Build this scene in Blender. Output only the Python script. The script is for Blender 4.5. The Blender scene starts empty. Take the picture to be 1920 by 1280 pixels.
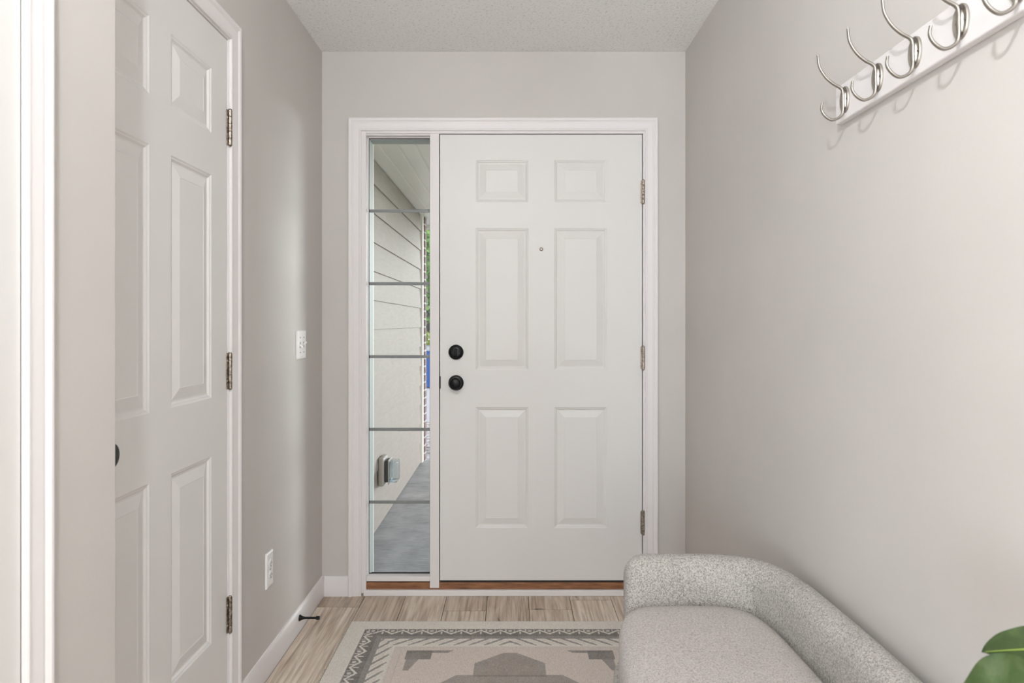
import bpy, bmesh, math, random
from mathutils import Vector, Matrix
import numpy as np

random.seed(7)
sc = bpy.context.scene
COL = sc.collection
PI = math.pi

# ------------------------------------------------------------------ camera
EYE = 1.233
cam_d = bpy.data.cameras.new('camera')
cam = bpy.data.objects.new('camera', cam_d)
COL.objects.link(cam)
cam.location = (0, 0, EYE)
cam.rotation_euler = (PI / 2, 0, 0)
cam_d.sensor_width = 36
cam_d.lens = 1245 / 1920 * 36
cam_d.shift_y = -34 / 1920
cam_d.clip_start = 0.02
cam_d.clip_end = 200
cam_d.dof.use_dof = True
cam_d.dof.focus_distance = 2.7
cam_d.dof.aperture_fstop = 7.1
sc.camera = cam

# ------------------------------------------------------------------ light
world = bpy.data.worlds.new('sky')
sc.world = world
world.use_nodes = True
wn = world.node_tree
wn.nodes.clear()
wo = wn.nodes.new('ShaderNodeOutputWorld')
wb = wn.nodes.new('ShaderNodeBackground')
sky = wn.nodes.new('ShaderNodeTexSky')
sky.sky_type = 'NISHITA'
sky.sun_disc = False
sky.sun_elevation = math.radians(48)
sky.sun_rotation = math.radians(140)
sky.dust_density = 4.0
sky.air_density = 1.0
wb.inputs['Strength'].default_value = 0.26
wn.links.new(sky.outputs[0], wb.inputs[0])
wn.links.new(wb.outputs[0], wo.inputs[0])


def area_light(name, loc, rot, sx, sy, energy, color):
    d = bpy.data.lights.new(name, 'AREA')
    d.shape = 'RECTANGLE'
    d.size, d.size_y = sx, sy
    d.energy = energy
    d.color = color
    o = bpy.data.objects.new(name, d)
    o.location = loc
    o.rotation_euler = rot
    COL.objects.link(o)
    return o


# added fill lights on the solid rear wall, in place of window daylight
area_light('rear_fill_left', (-2.35, -3.93, 1.1), (PI / 2, 0, 0), 1.7, 2.1, 165, (0.81, 0.915, 1.0))
area_light('rear_fill_centre', (0.0, -3.93, 1.05), (PI / 2, 0, 0), 2.4, 2.1, 52, (0.85, 0.93, 1.0))
area_light('rear_fill_right', (2.35, -3.93, 1.1), (PI / 2, 0, 0), 1.7, 2.1, 34, (0.81, 0.915, 1.0))
LAMP_STRENGTH = 1650.0
up_l = area_light('ceiling_fill', (0.2, -1.6, 0.885), (PI, 0, 0), 0.40, 0.40, 55, (0.81, 0.915, 1.0))  # added upward fill light, not a lamp the hall has
up_l.data.shape = 'DISK'


def sun_light(name, azimuth, elevation, strength, angle, color):
    # azimuth measured from +Y towards +X: where the light comes from
    d = bpy.data.lights.new(name, 'SUN')
    d.energy = strength
    d.angle = math.radians(angle)
    d.color = color
    o = bpy.data.objects.new(name, d)
    a_, e_ = math.radians(azimuth), math.radians(elevation)
    src = Vector((math.sin(a_) * math.cos(e_), math.cos(a_) * math.cos(e_), math.sin(e_)))
    o.rotation_euler = src.to_track_quat('Z', 'Y').to_euler()
    COL.objects.link(o)


# hazy low daylight arriving under the porch roof from the front right
sun_light('hazy_sun', 40, 4.0, 3.7, 26, (0.97, 0.985, 1.0))

vs = sc.view_settings
vs.view_transform = 'Standard'
vs.look = 'None'
vs.gamma = 1.0
vs.use_curve_mapping = False
vs.exposure = 0.06
sc.cycles.use_denoising = True
sc.cycles.max_bounces = 12
sc.cycles.diffuse_bounces = 7
sc.cycles.transparent_max_bounces = 12
sc.cycles.sample_clamp_indirect = 6.0


# ------------------------------------------------------------------ materials
def srgb(r, g, b):
    f = lambda c: (c / 255 / 12.92) if c / 255 <= 0.04045 else ((c / 255 + 0.055) / 1.055) ** 2.4
    return (f(r), f(g), f(b), 1.0)


class NT:
    def __init__(self, name):
        self.m = bpy.data.materials.new(name)
        self.m.use_nodes = True
        self.t = self.m.node_tree
        self.t.nodes.clear()
        self.out = self.n('ShaderNodeOutputMaterial')
        self.b = self.n('ShaderNodeBsdfPrincipled')
        self.l(self.b.outputs[0], self.out.inputs[0])

    def n(self, kind, **kw):
        nd = self.t.nodes.new(kind)
        for k, v in kw.items():
            setattr(nd, k, v)
        return nd

    def l(self, a, b):
        self.t.links.new(a, b)

    def coord(self, scale=(1, 1, 1), loc=(0, 0, 0)):
        tc = self.n('ShaderNodeTexCoord')
        mp = self.n('ShaderNodeMapping')
        mp.inputs['Scale'].default_value = scale
        mp.inputs['Location'].default_value = loc
        self.l(tc.outputs['Object'], mp.inputs['Vector'])
        return mp.outputs[0]

    def noise(self, vec, scale, detail=3, rough=0.5, dist=0.0):
        nz = self.n('ShaderNodeTexNoise')
        nz.inputs['Scale'].default_value = scale
        nz.inputs['Detail'].default_value = detail
        nz.inputs['Roughness'].default_value = rough
        nz.inputs['Distortion'].default_value = dist
        if vec is not None:
            self.l(vec, nz.inputs['Vector'])
        return nz.outputs['Fac']

    def ramp(self, fac, stops):
        r = self.n('ShaderNodeValToRGB')
        els = r.color_ramp.elements
        while len(els) < len(stops):
            els.new(0.5)
        for e, (p, c) in zip(els, stops):
            e.position = p
            e.color = c
        self.l(fac, r.inputs[0])
        return r.outputs[0]

    def mix(self, fac, a, b, mode='MIX'):
        mx = self.n('ShaderNodeMix', data_type='RGBA', blend_type=mode)
        for sock, v in ((mx.inputs[0], fac), (mx.inputs[6], a), (mx.inputs[7], b)):
            if hasattr(v, 'is_output'):
                self.l(v, sock)
            else:
                sock.default_value = v
        return mx.outputs[2]

    def bump(self, height, strength, dist):
        bp = self.n('ShaderNodeBump')
        bp.inputs['Strength'].default_value = strength
        bp.inputs['Distance'].default_value = dist
        self.l(height, bp.inputs['Height'])
        self.l(bp.outputs[0], self.b.inputs['Normal'])
        return bp

    def set(self, color=None, rough=None, metal=None, spec=None):
        if color is not None:
            if hasattr(color, 'is_output'):
                self.l(color, self.b.inputs['Base Color'])
            else:
                self.b.inputs['Base Color'].default_value = color
        if rough is not None:
            self.b.inputs['Roughness'].default_value = rough
        if metal is not None:
            self.b.inputs['Metallic'].default_value = metal
        if spec is not None:
            self.b.inputs['Specular IOR Level'].default_value = spec
        return self


def paint(name, col, rough=0.5, bump_scale=180, bump=0.08, dist=0.002, var=0.03, spec=0.4):
    k = NT(name)
    v = k.coord()
    nz = k.noise(v, 2.2, 4)
    d = tuple(c * (1 - var) for c in col[:3]) + (1,)
    u = tuple(min(1, c * (1 + var)) for c in col[:3]) + (1,)
    k.set(k.ramp(nz, [(0.3, d), (0.7, u)]), rough, spec=spec)
    k.bump(k.noise(v, bump_scale, 2), bump, dist)
    return k.m


M = {}
M['wall'] = paint('greige_wall_paint', srgb(197, 192, 187), 0.55, 160, 0.10, 0.002)
M['trim'] = paint('white_trim_paint', srgb(223, 218, 217), 0.38, 60, 0.04, 0.001, 0.012)
M['door'] = paint('white_door_paint', srgb(219, 216, 213), 0.4, 90, 0.06, 0.001, 0.012)
M['plastic'] = paint('white_plastic', srgb(236, 234, 232), 0.3, 40, 0.0, 0.001, 0.005)
M['dark'] = paint('dark_gap', srgb(40, 36, 34), 0.8, 40, 0.0, 0.001, 0.02)
M['black'] = paint('matte_black_metal', srgb(13, 13, 14), 0.36, 200, 0.02, 0.0005, 0.02, 0.25)
M['rubber'] = paint('black_rubber', srgb(26, 26, 27), 0.7, 200, 0.05, 0.0005, 0.02)
M['weather'] = paint('black_weatherstrip', srgb(46, 42, 40), 0.8, 200, 0.05, 0.0005, 0.02)
M['grille'] = paint('grey_grille_bar', srgb(150, 147, 146), 0.45, 80, 0.0, 0.001, 0.01)
M['soffit'] = paint('white_soffit', srgb(242, 240, 233), 0.5, 60, 0.03, 0.001, 0.02)
M['ceiling_plain'] = paint('white_wall_paint', srgb(230, 227, 224), 0.6, 160, 0.1, 0.002, 0.02)

k = NT('popcorn_ceiling')
v = k.coord()
n1 = k.noise(v, 95, 4, 0.65)
k.set(k.ramp(n1, [(0.32, srgb(216, 214, 211)), (0.44, srgb(246, 245, 243)), (0.8, srgb(250, 249, 247))]), 0.9, spec=0.1)
k.bump(n1, 0.7, 0.010)
M['ceiling'] = k.m

k = NT('brushed_nickel')
v = k.coord((1, 1, 30))
k.set(srgb(168, 162, 154), 0.42, 1.0)
k.bump(k.noise(v, 60, 2), 0.05, 0.0004)
M['nickel'] = k.m

k = NT('aged_nickel_hinge')
v = k.coord()
k.set(k.ramp(k.noise(v, 120, 3), [(0.35, srgb(120, 108, 95)), (0.6, srgb(190, 178, 165))]), 0.38, 1.0)
M['hinge'] = k.m

# floor planks: per-plank tone and seed come from mesh attributes
k = NT('oak_plank_floor')
tone = k.n('ShaderNodeAttribute', attribute_name='tone').outputs['Fac']
seed = k.n('ShaderNodeAttribute', attribute_name='seed').outputs['Fac']
tc = k.n('ShaderNodeTexCoord')
sx = k.n('ShaderNodeSeparateXYZ')
k.l(tc.outputs['Object'], sx.inputs[0])
cb = k.n('ShaderNodeCombineXYZ')
k.l(sx.outputs[0], cb.inputs[0]); k.l(sx.outputs[1], cb.inputs[1]); k.l(seed, cb.inputs[2])


def stretch(s):
    mp = k.n('ShaderNodeMapping')
    mp.inputs['Scale'].default_value = s
    k.l(cb.outputs[0], mp.inputs['Vector'])
    return mp.outputs[0]


grain = k.noise(stretch((1, 0.035, 7.3)), 70, 5, 0.6, 0.3)
broad = k.noise(stretch((1, 0.16, 3.1)), 13, 4, 0.55, 1.4)
knot = k.noise(stretch((1, 0.5, 5.7)), 15, 2, 0.5, 0.6)
base = k.ramp(tone, [(0.0, srgb(96, 80, 68)), (0.06, srgb(180, 163, 147)), (0.5, srgb(212, 198, 183)), (1.0, srgb(238, 227, 214))])
gr = k.ramp(grain, [(0.32, srgb(178, 166, 155)), (0.55, srgb(255, 255, 255))])
c = k.mix(0.85, base, gr, 'MULTIPLY')
br = k.ramp(broad, [(0.35, srgb(218, 208, 198)), (0.62, srgb(255, 254, 252))])
c = k.mix(0.9, c, br, 'MULTIPLY')
kn = k.ramp(knot, [(0.235, srgb(112, 98, 88)), (0.295, srgb(255, 255, 255))])
c = k.mix(0.8, c, kn, 'MULTIPLY')
k.set(c, 0.36, spec=0.45)
k.bump(grain, 0.12, 0.0015)
M['floor'] = k.m

# threshold oak
k = NT('brown_oak_threshold')
v = k.coord((0.12, 1, 1))
k.set(k.ramp(k.noise(v, 90, 5, 0.6), [(0.3, srgb(104, 66, 42)), (0.7, srgb(158, 108, 72))]), 0.45)
M['oak'] = k.m

# boucle
def boucle(name, dark, mid, light, sc_=300):
    k = NT(name)
    v = k.coord()
    a = k.noise(v, sc_, 4, 0.65, 0.9)
    b_ = k.noise(v, sc_ * 0.45, 3, 0.6)
    h = k.n('ShaderNodeMath', operation='ADD')
    k.l(a, h.inputs[0]); k.l(b_, h.inputs[1])
    c = k.ramp(a, [(0.37, dark), (0.48, mid), (0.58, light)])
    c = k.mix(0.25, c, k.ramp(k.noise(v, 7, 2), [(0.3, mid), (0.7, light)]))
    k.set(c, 0.95, spec=0.1)
    k.b.inputs['Sheen Weight'].default_value = 0.15
    k.bump(h.outputs[0], 0.55, 0.006)
    return k.m


M['boucle'] = boucle('grey_boucle_fabric', srgb(104, 102, 97), srgb(160, 155, 148), srgb(208, 203, 196), 290)
M['boucle_seat'] = boucle('pale_grey_boucle_seat', srgb(134, 128, 124), srgb(184, 176, 171), srgb(208, 201, 196), 280)

# rug
k = NT('woven_rug')
at = k.n('ShaderNodeAttribute', attribute_name='weave')
v = k.coord()
nz = k.noise(v, 420, 3, 0.7)
c = k.mix(0.75, at.outputs['Color'], k.ramp(nz, [(0.30, srgb(168, 164, 158)), (0.54, (1, 1, 1, 1))]), 'MULTIPLY')
wv = k.n('ShaderNodeTexWave', bands_direction='X')
wv.inputs['Scale'].default_value = 110
k.l(v, wv.inputs['Vector'])
wv2 = k.n('ShaderNodeTexWave', bands_direction='Y')
wv2.inputs['Scale'].default_value = 110
k.l(v, wv2.inputs['Vector'])
ad = k.n('ShaderNodeMath', operation='ADD')
k.l(wv.outputs['Fac'], ad.inputs[0]); k.l(wv2.outputs['Fac'], ad.inputs[1])
k.set(c, 0.95, spec=0.08)
k.bump(ad.outputs[0], 0.35, 0.002)
M['rug'] = k.m
M['fringe'] = paint('cream_yarn', srgb(206, 199, 186), 0.9, 300, 0.1, 0.001, 0.08, 0.1)

# leaf
k = NT('green_leaf')
v = k.coord()
k.set(k.ramp(k.noise(v, 22, 4, 0.6, 1.0), [(0.3, srgb(58, 80, 40)), (0.55, srgb(84, 105, 58)), (0.8, srgb(116, 128, 88))]), 0.42)
k.b.inputs['Subsurface Weight'].default_value = 0.06
k.b.inputs['Subsurface Radius'].default_value = (0.01, 0.02, 0.005)
M['leaf'] = k.m
M['rib'] = paint('pale_green_rib', srgb(138, 160, 70), 0.45, 50, 0, 0.001, 0.03)
M['pot'] = paint('white_ceramic', srgb(222, 218, 212), 0.25, 50, 0, 0.001, 0.01)
M['soil'] = paint('dark_soil', srgb(52, 42, 34), 0.95, 90, 0.6, 0.01, 0.2)
M['wood'] = paint('dark_wood', srgb(82, 62, 48), 0.5, 60, 0.05, 0.001, 0.1)

# exterior
k = NT('porch_concrete')
v = k.coord()
vb = k.coord((0.3, 6, 1))
c = k.mix(0.6, k.ramp(k.noise(v, 5, 5, 0.6), [(0.3, srgb(156, 157, 157)), (0.7, srgb(196, 197, 196))]),
          k.ramp(k.noise(vb, 30, 3), [(0.35, srgb(190, 190, 190)), (0.6, (1, 1, 1, 1))]), 'MULTIPLY')
k.set(c, 0.8)
k.bump(k.noise(vb, 60, 3), 0.3, 0.004)
M['concrete'] = k.m
k = NT('lap_siding')
v = k.coord((1, 0.12, 1))
k.set(k.ramp(k.noise(v, 60, 4), [(0.3, srgb(146, 135, 124)), (0.7, srgb(156, 145, 134))]), 0.6)
k.bump(k.noise(v, 90, 3), 0.25, 0.002)
M['siding'] = k.m
k = NT('brick')
v = k.coord()
k.set(k.ramp(k.noise(v, 30, 3), [(0.3, srgb(120, 98, 96)), (0.7, srgb(158, 136, 132))]), 0.85)
M['brick'] = k.m
M['mortar'] = paint('mortar', srgb(214, 210, 204), 0.9, 90, 0.2, 0.002, 0.03)
k = NT('gravel')
v = k.coord()
vo = k.n('ShaderNodeTexVoronoi')
vo.inputs['Scale'].default_value = 14
k.l(v, vo.inputs['Vector'])
k.set(k.ramp(k.n('ShaderNodeSeparateColor').outputs[0], [(0, srgb(150, 140, 130)), (1, srgb(230, 224, 218))]), 0.9)
sepc = [n for n in k.t.nodes if n.bl_idname == 'ShaderNodeSeparateColor'][0]
k.l(vo.outputs['Color'], sepc.inputs[0])
k.bump(vo.outputs['Distance'], 0.8, 0.03)
M['gravel'] = k.m
M['drive'] = paint('pale_driveway', srgb(196, 199, 202), 0.85, 40, 0.2, 0.004, 0.05)
M['grass'] = paint('lawn_green', srgb(120, 150, 60), 0.9, 60, 0.5, 0.02, 0.25)
k = NT('tree_leaves')
v = k.coord()
k.set(k.ramp(k.noise(v, 3.2, 3), [(0.3, srgb(70, 120, 50)), (0.5, srgb(110, 165, 80)), (0.7, srgb(160, 200, 110))]), 0.6)
k.b.inputs['Transmission Weight'].default_value = 0.0
M['tree'] = k.m
k = NT('shrub_leaves')
v = k.coord()
k.set(k.ramp(k.noise(v, 5, 3), [(0.3, srgb(140, 170, 40)), (0.7, srgb(205, 218, 90))]), 0.6)
M['shrub'] = k.m
M['bark'] = paint('bark', srgb(96, 80, 66), 0.9, 40, 0.6, 0.02, 0.2)
M['bin'] = paint('blue_bin_plastic', srgb(38, 92, 168), 0.4, 60, 0.03, 0.001, 0.03)
M['lid'] = paint('pale_grey_lid', srgb(190, 198, 206), 0.45, 60, 0.03, 0.001, 0.03)
M['house'] = paint('pale_house_siding', srgb(226, 228, 230), 0.7, 10, 0.02, 0.01, 0.02)
M['roof'] = paint('grey_shingle', srgb(120, 116, 114), 0.9, 20, 0.3, 0.02, 0.1)
M['ext_frame'] = paint('grey_green_outer_frame', srgb(166, 174, 168), 0.5, 60, 0.02, 0.001, 0.02)
M['boxgrey'] = paint('grey_outlet_box', srgb(176, 170, 160), 0.5, 60, 0.02, 0.001, 0.02)
M['receptacle'] = paint('dark_receptacle', srgb(54, 58, 62), 0.5, 200, 0.4, 0.002, 0.3)


def glassy(name, tint, refl=1.0, rough=0.0):
    m = bpy.data.materials.new(name)
    m.use_nodes = True
    t = m.node_tree
    t.nodes.clear()
    o = t.nodes.new('ShaderNodeOutputMaterial')
    mx = t.nodes.new('ShaderNodeMixShader')
    tr = t.nodes.new('ShaderNodeBsdfTransparent')
    gl = t.nodes.new('ShaderNodeBsdfGlossy')
    gl.inputs['Roughness'].default_value = rough
    gl.inputs['Color'].default_value = (refl, refl, refl, 1)
    fr = t.nodes.new('ShaderNodeFresnel')
    fr.inputs['IOR'].default_value = 1.45
    tr.inputs['Color'].default_value = tint
    t.links.new(fr.outputs[0], mx.inputs[0])
    t.links.new(tr.outputs[0], mx.inputs[1])
    t.links.new(gl.outputs[0], mx.inputs[2])
    t.links.new(mx.outputs[0], o.inputs[0])
    return m


M['glass'] = glassy('window_glass', (0.965, 0.982, 0.977, 1), 0.7)
M['clear_plastic'] = glassy('clear_cover_plastic', (0.80, 0.86, 0.88, 1), 1.0, 0.1)


def emit(name, col, s):
    m = bpy.data.materials.new(name)
    m.use_nodes = True
    t = m.node_tree
    t.nodes.clear()
    o = t.nodes.new('ShaderNodeOutputMaterial')
    e = t.nodes.new('ShaderNodeEmission')
    e.inputs['Color'].default_value = col
    e.inputs['Strength'].default_value = s
    t.links.new(e.outputs[0], o.inputs[0])
    return m


M['lamp'] = emit('lamp_globe', (0.945, 0.97, 1.0, 1), LAMP_STRENGTH)


# ------------------------------------------------------------------ mesh helpers
def quad(bm, a, b, c, d):
    return bm.faces.new([bm.verts.new(p) for p in (a, b, c, d)])


def box(bm, x0, x1, y0, y1, z0, z1, bev=0.0, seg=2):
    vs_ = [bm.verts.new((x, y, z)) for x in (x0, x1) for y in (y0, y1) for z in (z0, z1)]
    fs = []
    for i in ((0, 1, 3, 2), (4, 6, 7, 5), (0, 4, 5, 1), (2, 3, 7, 6), (0, 2, 6, 4), (1, 5, 7, 3)):
        fs.append(bm.faces.new([vs_[j] for j in i]))
    if bev:
        es = list({e for f in fs for e in f.edges})
        bmesh.ops.bevel(bm, geom=es, offset=bev, segments=seg, affect='EDGES', profile=0.5)


def lathe(bm, prof, origin, axis, seg=32):
    """prof: list of (radius, height along axis)."""
    ax = Vector(axis).normalized()
    t = Vector((0, 0, 1)) if abs(ax.z) < 0.9 else Vector((1, 0, 0))
    e1 = ax.cross(t).normalized()
    e2 = ax.cross(e1)
    o = Vector(origin)
    rings = []
    for r, h in prof:
        if r < 1e-6:
            rings.append([bm.verts.new(o + ax * h)])
        else:
            rings.append([bm.verts.new(o + ax * h + (e1 * math.cos(a) + e2 * math.sin(a)) * r)
                          for a in (2 * PI * i / seg for i in range(seg))])
    for A, B in zip(rings, rings[1:]):
        if len(A) == 1 and len(B) == 1:
            continue
        for i in range(seg):
            j = (i + 1) % seg
            if len(A) == 1:
                bm.faces.new((A[0], B[i], B[j]))
            elif len(B) == 1:
                bm.faces.new((A[i], B[0], A[j]))
            else:
                bm.faces.new((A[i], B[i], B[j], A[j]))


def catmull(pts, n):
    P = [Vector(p) for p in pts]
    P = [2 * P[0] - P[1]] + P + [2 * P[-1] - P[-2]]
    out = []
    for i in range(1, len(P) - 2):
        for s in range(n):
            t = s / n
            a, b, c_, d = P[i - 1], P[i], P[i + 1], P[i + 2]
            out.append(0.5 * ((2 * b) + (c_ - a) * t + (2 * a - 5 * b + 4 * c_ - d) * t * t + (3 * b - a - 3 * c_ + d) * t ** 3))
    out.append(P[-2])
    return out


def tube(bm, pts, rad, seg=10, side=None, flat=1.0):
    """round or oval tube along pts; rad scalar or list; side = fixed wide axis."""
    n = len(pts)
    rings = []
    for i, p in enumerate(pts):
        p = Vector(p)
        t = (Vector(pts[min(i + 1, n - 1)]) - Vector(pts[max(i - 1, 0)])).normalized()
        if side is None:
            u = t.cross(Vector((0, 0, 1)) if abs(t.z) < 0.95 else Vector((1, 0, 0))).normalized()
        else:
            u = (Vector(side) - t * Vector(side).dot(t)).normalized()
        w = t.cross(u)
        r = rad[i] if isinstance(rad, (list, tuple)) else rad
        rings.append([bm.verts.new(p + u * (math.cos(a) * r * flat) + w * (math.sin(a) * r))
                      for a in (2 * PI * q / seg for q in range(seg))])
    for A, B in zip(rings, rings[1:]):
        for q in range(seg):
            bm.faces.new((A[q], A[(q + 1) % seg], B[(q + 1) % seg], B[q]))
    bm.faces.new(rings[0][::-1])
    bm.faces.new(rings[-1])


def obj(name, bm, mat, parent=None, smooth=False, angle=40):
    bmesh.ops.recalc_face_normals(bm, faces=bm.faces)
    me = bpy.data.meshes.new(name)
    bm.to_mesh(me)
    bm.free()
    me.materials.append(M[mat] if isinstance(mat, str) else mat)
    o = bpy.data.objects.new(name, me)
    COL.objects.link(o)
    if smooth:
        me.shade_smooth()
        me.set_sharp_from_angle(angle=math.radians(angle))
    if parent is not None:
        o.parent = parent
        o.matrix_parent_inverse = Matrix.Translation(-world_loc(parent))
    return o


def world_loc(o):
    v_ = Vector(o.location)
    p = o.parent
    return v_


def empty(name, loc):
    o = bpy.data.objects.new(name, None)
    o.empty_display_size = 0.1
    o.location = loc
    COL.objects.link(o)
    return o


def tag(o, label=None, cat=None, kind=None, group=None):
    for k_, v_ in (('label', label), ('category', cat), ('kind', kind), ('group', group)):
        if v_:
            o[k_] = v_
    return o


def B():
    return bmesh.new()


# ------------------------------------------------------------------ room dimensions
XL, XR = -0.861, 0.7857          # side walls
YB = 3.01                        # wall with the front door
ZC = 2.4636                      # ceiling
S = YB / 1245


def bx(px):
    return (px - 960) * S


def bz(py):
    return EYE - (py - 606) * S


XS = -0.69                       # wall stub on the left, nearer than the closet
YS0, YS1 = 0.915, 1.156

# ---- floor planks
bm = B()
tones, seeds = [], []
W = 0.1845
x_first = -0.664 - W * 16
r = random.Random(3)
known = {-0.848: [2.885], -0.295: [2.848]}
for col in range(45):
    xa = x_first + col * W
    xb = xa + W
    if xa > 3.5:
        break
    ys = None
    for kx, kv in known.items():
        if abs(xa - kx) < 0.02:
            ys = kv[0]
    end = ys if ys else 3.1 + r.uniform(-0.9, 0.0)
    top = 3.02 if xa < XR else -0.3
    cuts = [top]
    if top > 0:
        cuts.append(end if end < 3.0 else 2.6)
    while cuts[-1] > -4:
        cuts.append(cuts[-1] - 1.22)
    for a, b in zip(cuts, cuts[1:]):
        g = 0.0014
        box(bm, xa + g, xb - g, max(b, -4) + g, a - g, -0.02, 0.0)
        t_, s_ = r.uniform(0.1, 0.9), r.uniform(0, 40)
        tones += [t_] * 6
        seeds += [s_] * 6
quadbase = box(bm, x_first, XR + 0.1, -4.1, 3.02, -0.06, -0.004)
box(bm, XR + 0.1, 3.5, -4.1, -0.2, -0.06, -0.004)
tones += [0.0] * 12
seeds += [0.0] * 12
fl = obj('floor', bm, 'floor')
for nm, arr in (('tone', tones), ('seed', seeds)):
    a_ = fl.data.attributes.new(nm, 'FLOAT', 'FACE')
    a_.data.foreach_set('value', arr)
tag(fl, 'pale oak plank floor running towards the front door', 'floor', 'structure')

# ---- ceiling
bm = B()
box(bm, -3.6, XR + 0.12, -4.1, YB + 0.15, ZC, ZC + 0.1)
box(bm, XR + 0.12, 3.6, -4.1, -0.15, ZC, ZC + 0.1)
tag(obj('ceiling', bm, 'ceiling'), 'off-white popcorn textured ceiling', 'ceiling', 'structure')

# ---- wall with the front door (opening cut out)
OX0, OX1, OZ1 = bx(676), bx(1212), bz(244)
bm = B()
YE = YB + 0.14
box(bm, -1.2, OX0, YB, YE, -0.3, ZC)
box(bm, OX1, XR + 0.12, YB, YE, -0.3, ZC)
box(bm, OX0, OX1, YB, YE, OZ1, ZC)
box(bm, OX0, OX1, YB + 0.02, YE, -0.3, 0.0)
tag(obj('wall_back', bm, 'wall'), 'greige wall around the white front door', 'wall', 'structure')

# ---- right wall
bm = B()
box(bm, XR, XR + 0.12, -0.30, YB, -0.05, ZC)
tag(obj('wall_right', bm, 'wall'), 'plain greige wall carrying the coat rack', 'wall', 'structure')

# ---- left wall with closet opening
DU0, DU1, DZ0, DZ1 = 1.249, 2.011, 0.012, 2.089    # closet door along Y and up
bm = B()
J = 0.020
box(bm, -1.0, XL, YS1 - 0.02, DU0 - J, -0.05, ZC)
box(bm, -1.0, XL, DU1 + J, YB, -0.05, ZC)
box(bm, -1.0, XL, DU0 - J, DU1 + J, DZ1 + J, ZC)
box(bm, -1.06, -1.0, YS1 - 0.02, YB, -0.05, ZC)
tag(obj('wall_left', bm, 'wall'), 'greige wall with the white closet door', 'wall', 'structure')

# ---- wall stub and the wall around the door nearest the camera
bm = B()
NY0, NY1 = 0.120, 0.9325         # slab of the nearest door
box(bm, -1.0, XS, NY1 + 0.006, YS1, -0.05, ZC, 0.002)
box(bm, -0.80, XS, -0.44, NY1 + 0.006, 2.095, ZC)
box(bm, -0.80, XS, -0.45, NY0 - 0.006, -0.05, ZC)
tag(obj('wall_near', bm, 'wall'), 'greige wall stub between the closet and the nearest door', 'wall', 'structure')

# ---- living room shell behind the camera
bm = B()
box(bm, -3.6, -3.5, -4.1, 1.3, -0.05, ZC)
box(bm, -3.5, -1.0, 1.2, 1.3, -0.05, ZC)
box(bm, -3.6, 3.6, -4.1, -4.0, -0.05, ZC)
box(bm, 3.5, 3.6, -4.0, -0.2, -0.05, ZC)
box(bm, XR + 0.12, 3.5, -0.3, -0.2, -0.05, ZC)
tag(obj('wall_rear', bm, 'ceiling_plain'), 'white living room walls behind the viewer', 'wall', 'structure')  # unseen walls, painted white to bounce more light into the hall

# ------------------------------------------------------------------ casing profile
PROF = [(0.0, 0.0), (0.0, 0.008), (0.003, 0.0098), (0.008, 0.0098), (0.010, 0.0086), (0.022, 0.0100), (0.034, 0.0124),
        (0.036, 0.0112), (0.040, 0.0118), (0.044, 0.0150), (0.048, 0.0172), (0.053, 0.0178), (0.0575, 0.0155), (0.0575, 0.0)]


def casing(name, u0, u1, z1, z0, mp, prof=PROF):
    """mitred three-sided casing around an opening; mp(u, z, d) -> point."""
    bm = B()
    rows = []
    for w, d in prof:
        rows.append([bm.verts.new(mp(*c, d)) for c in
                     ((u0 - w, z0), (u0 - w, z1 + w), (u1 + w, z1 + w), (u1 + w, z0))])
    for A, Bv in zip(rows, rows[1:]):
        for q in range(3):
            bm.faces.new((A[q], A[q + 1], Bv[q + 1], Bv[q]))
    bm.faces.new([rw[0] for rw in rows])
    bm.faces.new([rw[3] for rw in rows][::-1])
    return obj(name, bm, 'trim', smooth=True, angle=25)


front = lambda u, z, d: (u, YB - d, z)
left = lambda u, z, d: (XL + d, u, z)
near = lambda u, z, d: (XS + d, u, z)

tag(casing('trim_1', bx(677.8), bx(1209), bz(245.6), 0.0, front), 'white casing around the front door and sidelight', 'trim', 'structure')
tag(casing('trim_2', DU0 - 0.008, DU1 + 0.008, DZ1 + 0.008, 0.0, left), 'white casing around the closet door', 'trim', 'structure')
tag(casing('trim_3', NY0 - 0.0012, NY1 + 0.0012, 2.0912, 0.0, near, [(w_ * 0.78, d_) for w_, d_ in PROF]), 'white casing at the left edge around the nearest door', 'trim', 'structure')

# jambs
bm = B()
yj = YB - 0.002
SX0, SX1 = -0.661, -0.3723       # sidelight opening
DX0, DX1 = bx(825), bx(1204)     # front door slab
DFZ0, DFZ1 = bz(1088), bz(252)
box(bm, bx(675.5), SX0, yj, YB + 0.052, 0.012, bz(243.5), 0.0015)
box(bm, DX1 + 0.004, bx(1212.5), yj, YE + 0.01, 0.027, bz(243.5), 0.0015)
box(bm, SX0, DX1 + 0.004, yj, YE + 0.01, bz(250.6), bz(243.5), 0.0015)
box(bm, SX1, DX0 - 0.004, yj, YE + 0.01, bz(1102), bz(250.6), 0.002)     # mullion
box(bm, SX0, SX1, yj + 0.006, YB + 0.052, 2.0855, bz(250.6), 0.0015)
# stops behind the door slab
box(bm, DX0 - 0.004, DX1 + 0.004, YB + 0.05, YB + 0.09, DFZ1 - 0.01, bz(250.6))
box(bm, DX0 - 0.005, DX0 + 0.01, YB + 0.05, YB + 0.09, 0.06, DFZ1)
box(bm, DX1 - 0.01, DX1 + 0.005, YB + 0.05, YB + 0.09, 0.06, DFZ1)
tag(obj('trim_4', bm, 'trim'), 'white door frame and mullion of the front door', 'trim', 'structure')

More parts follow.
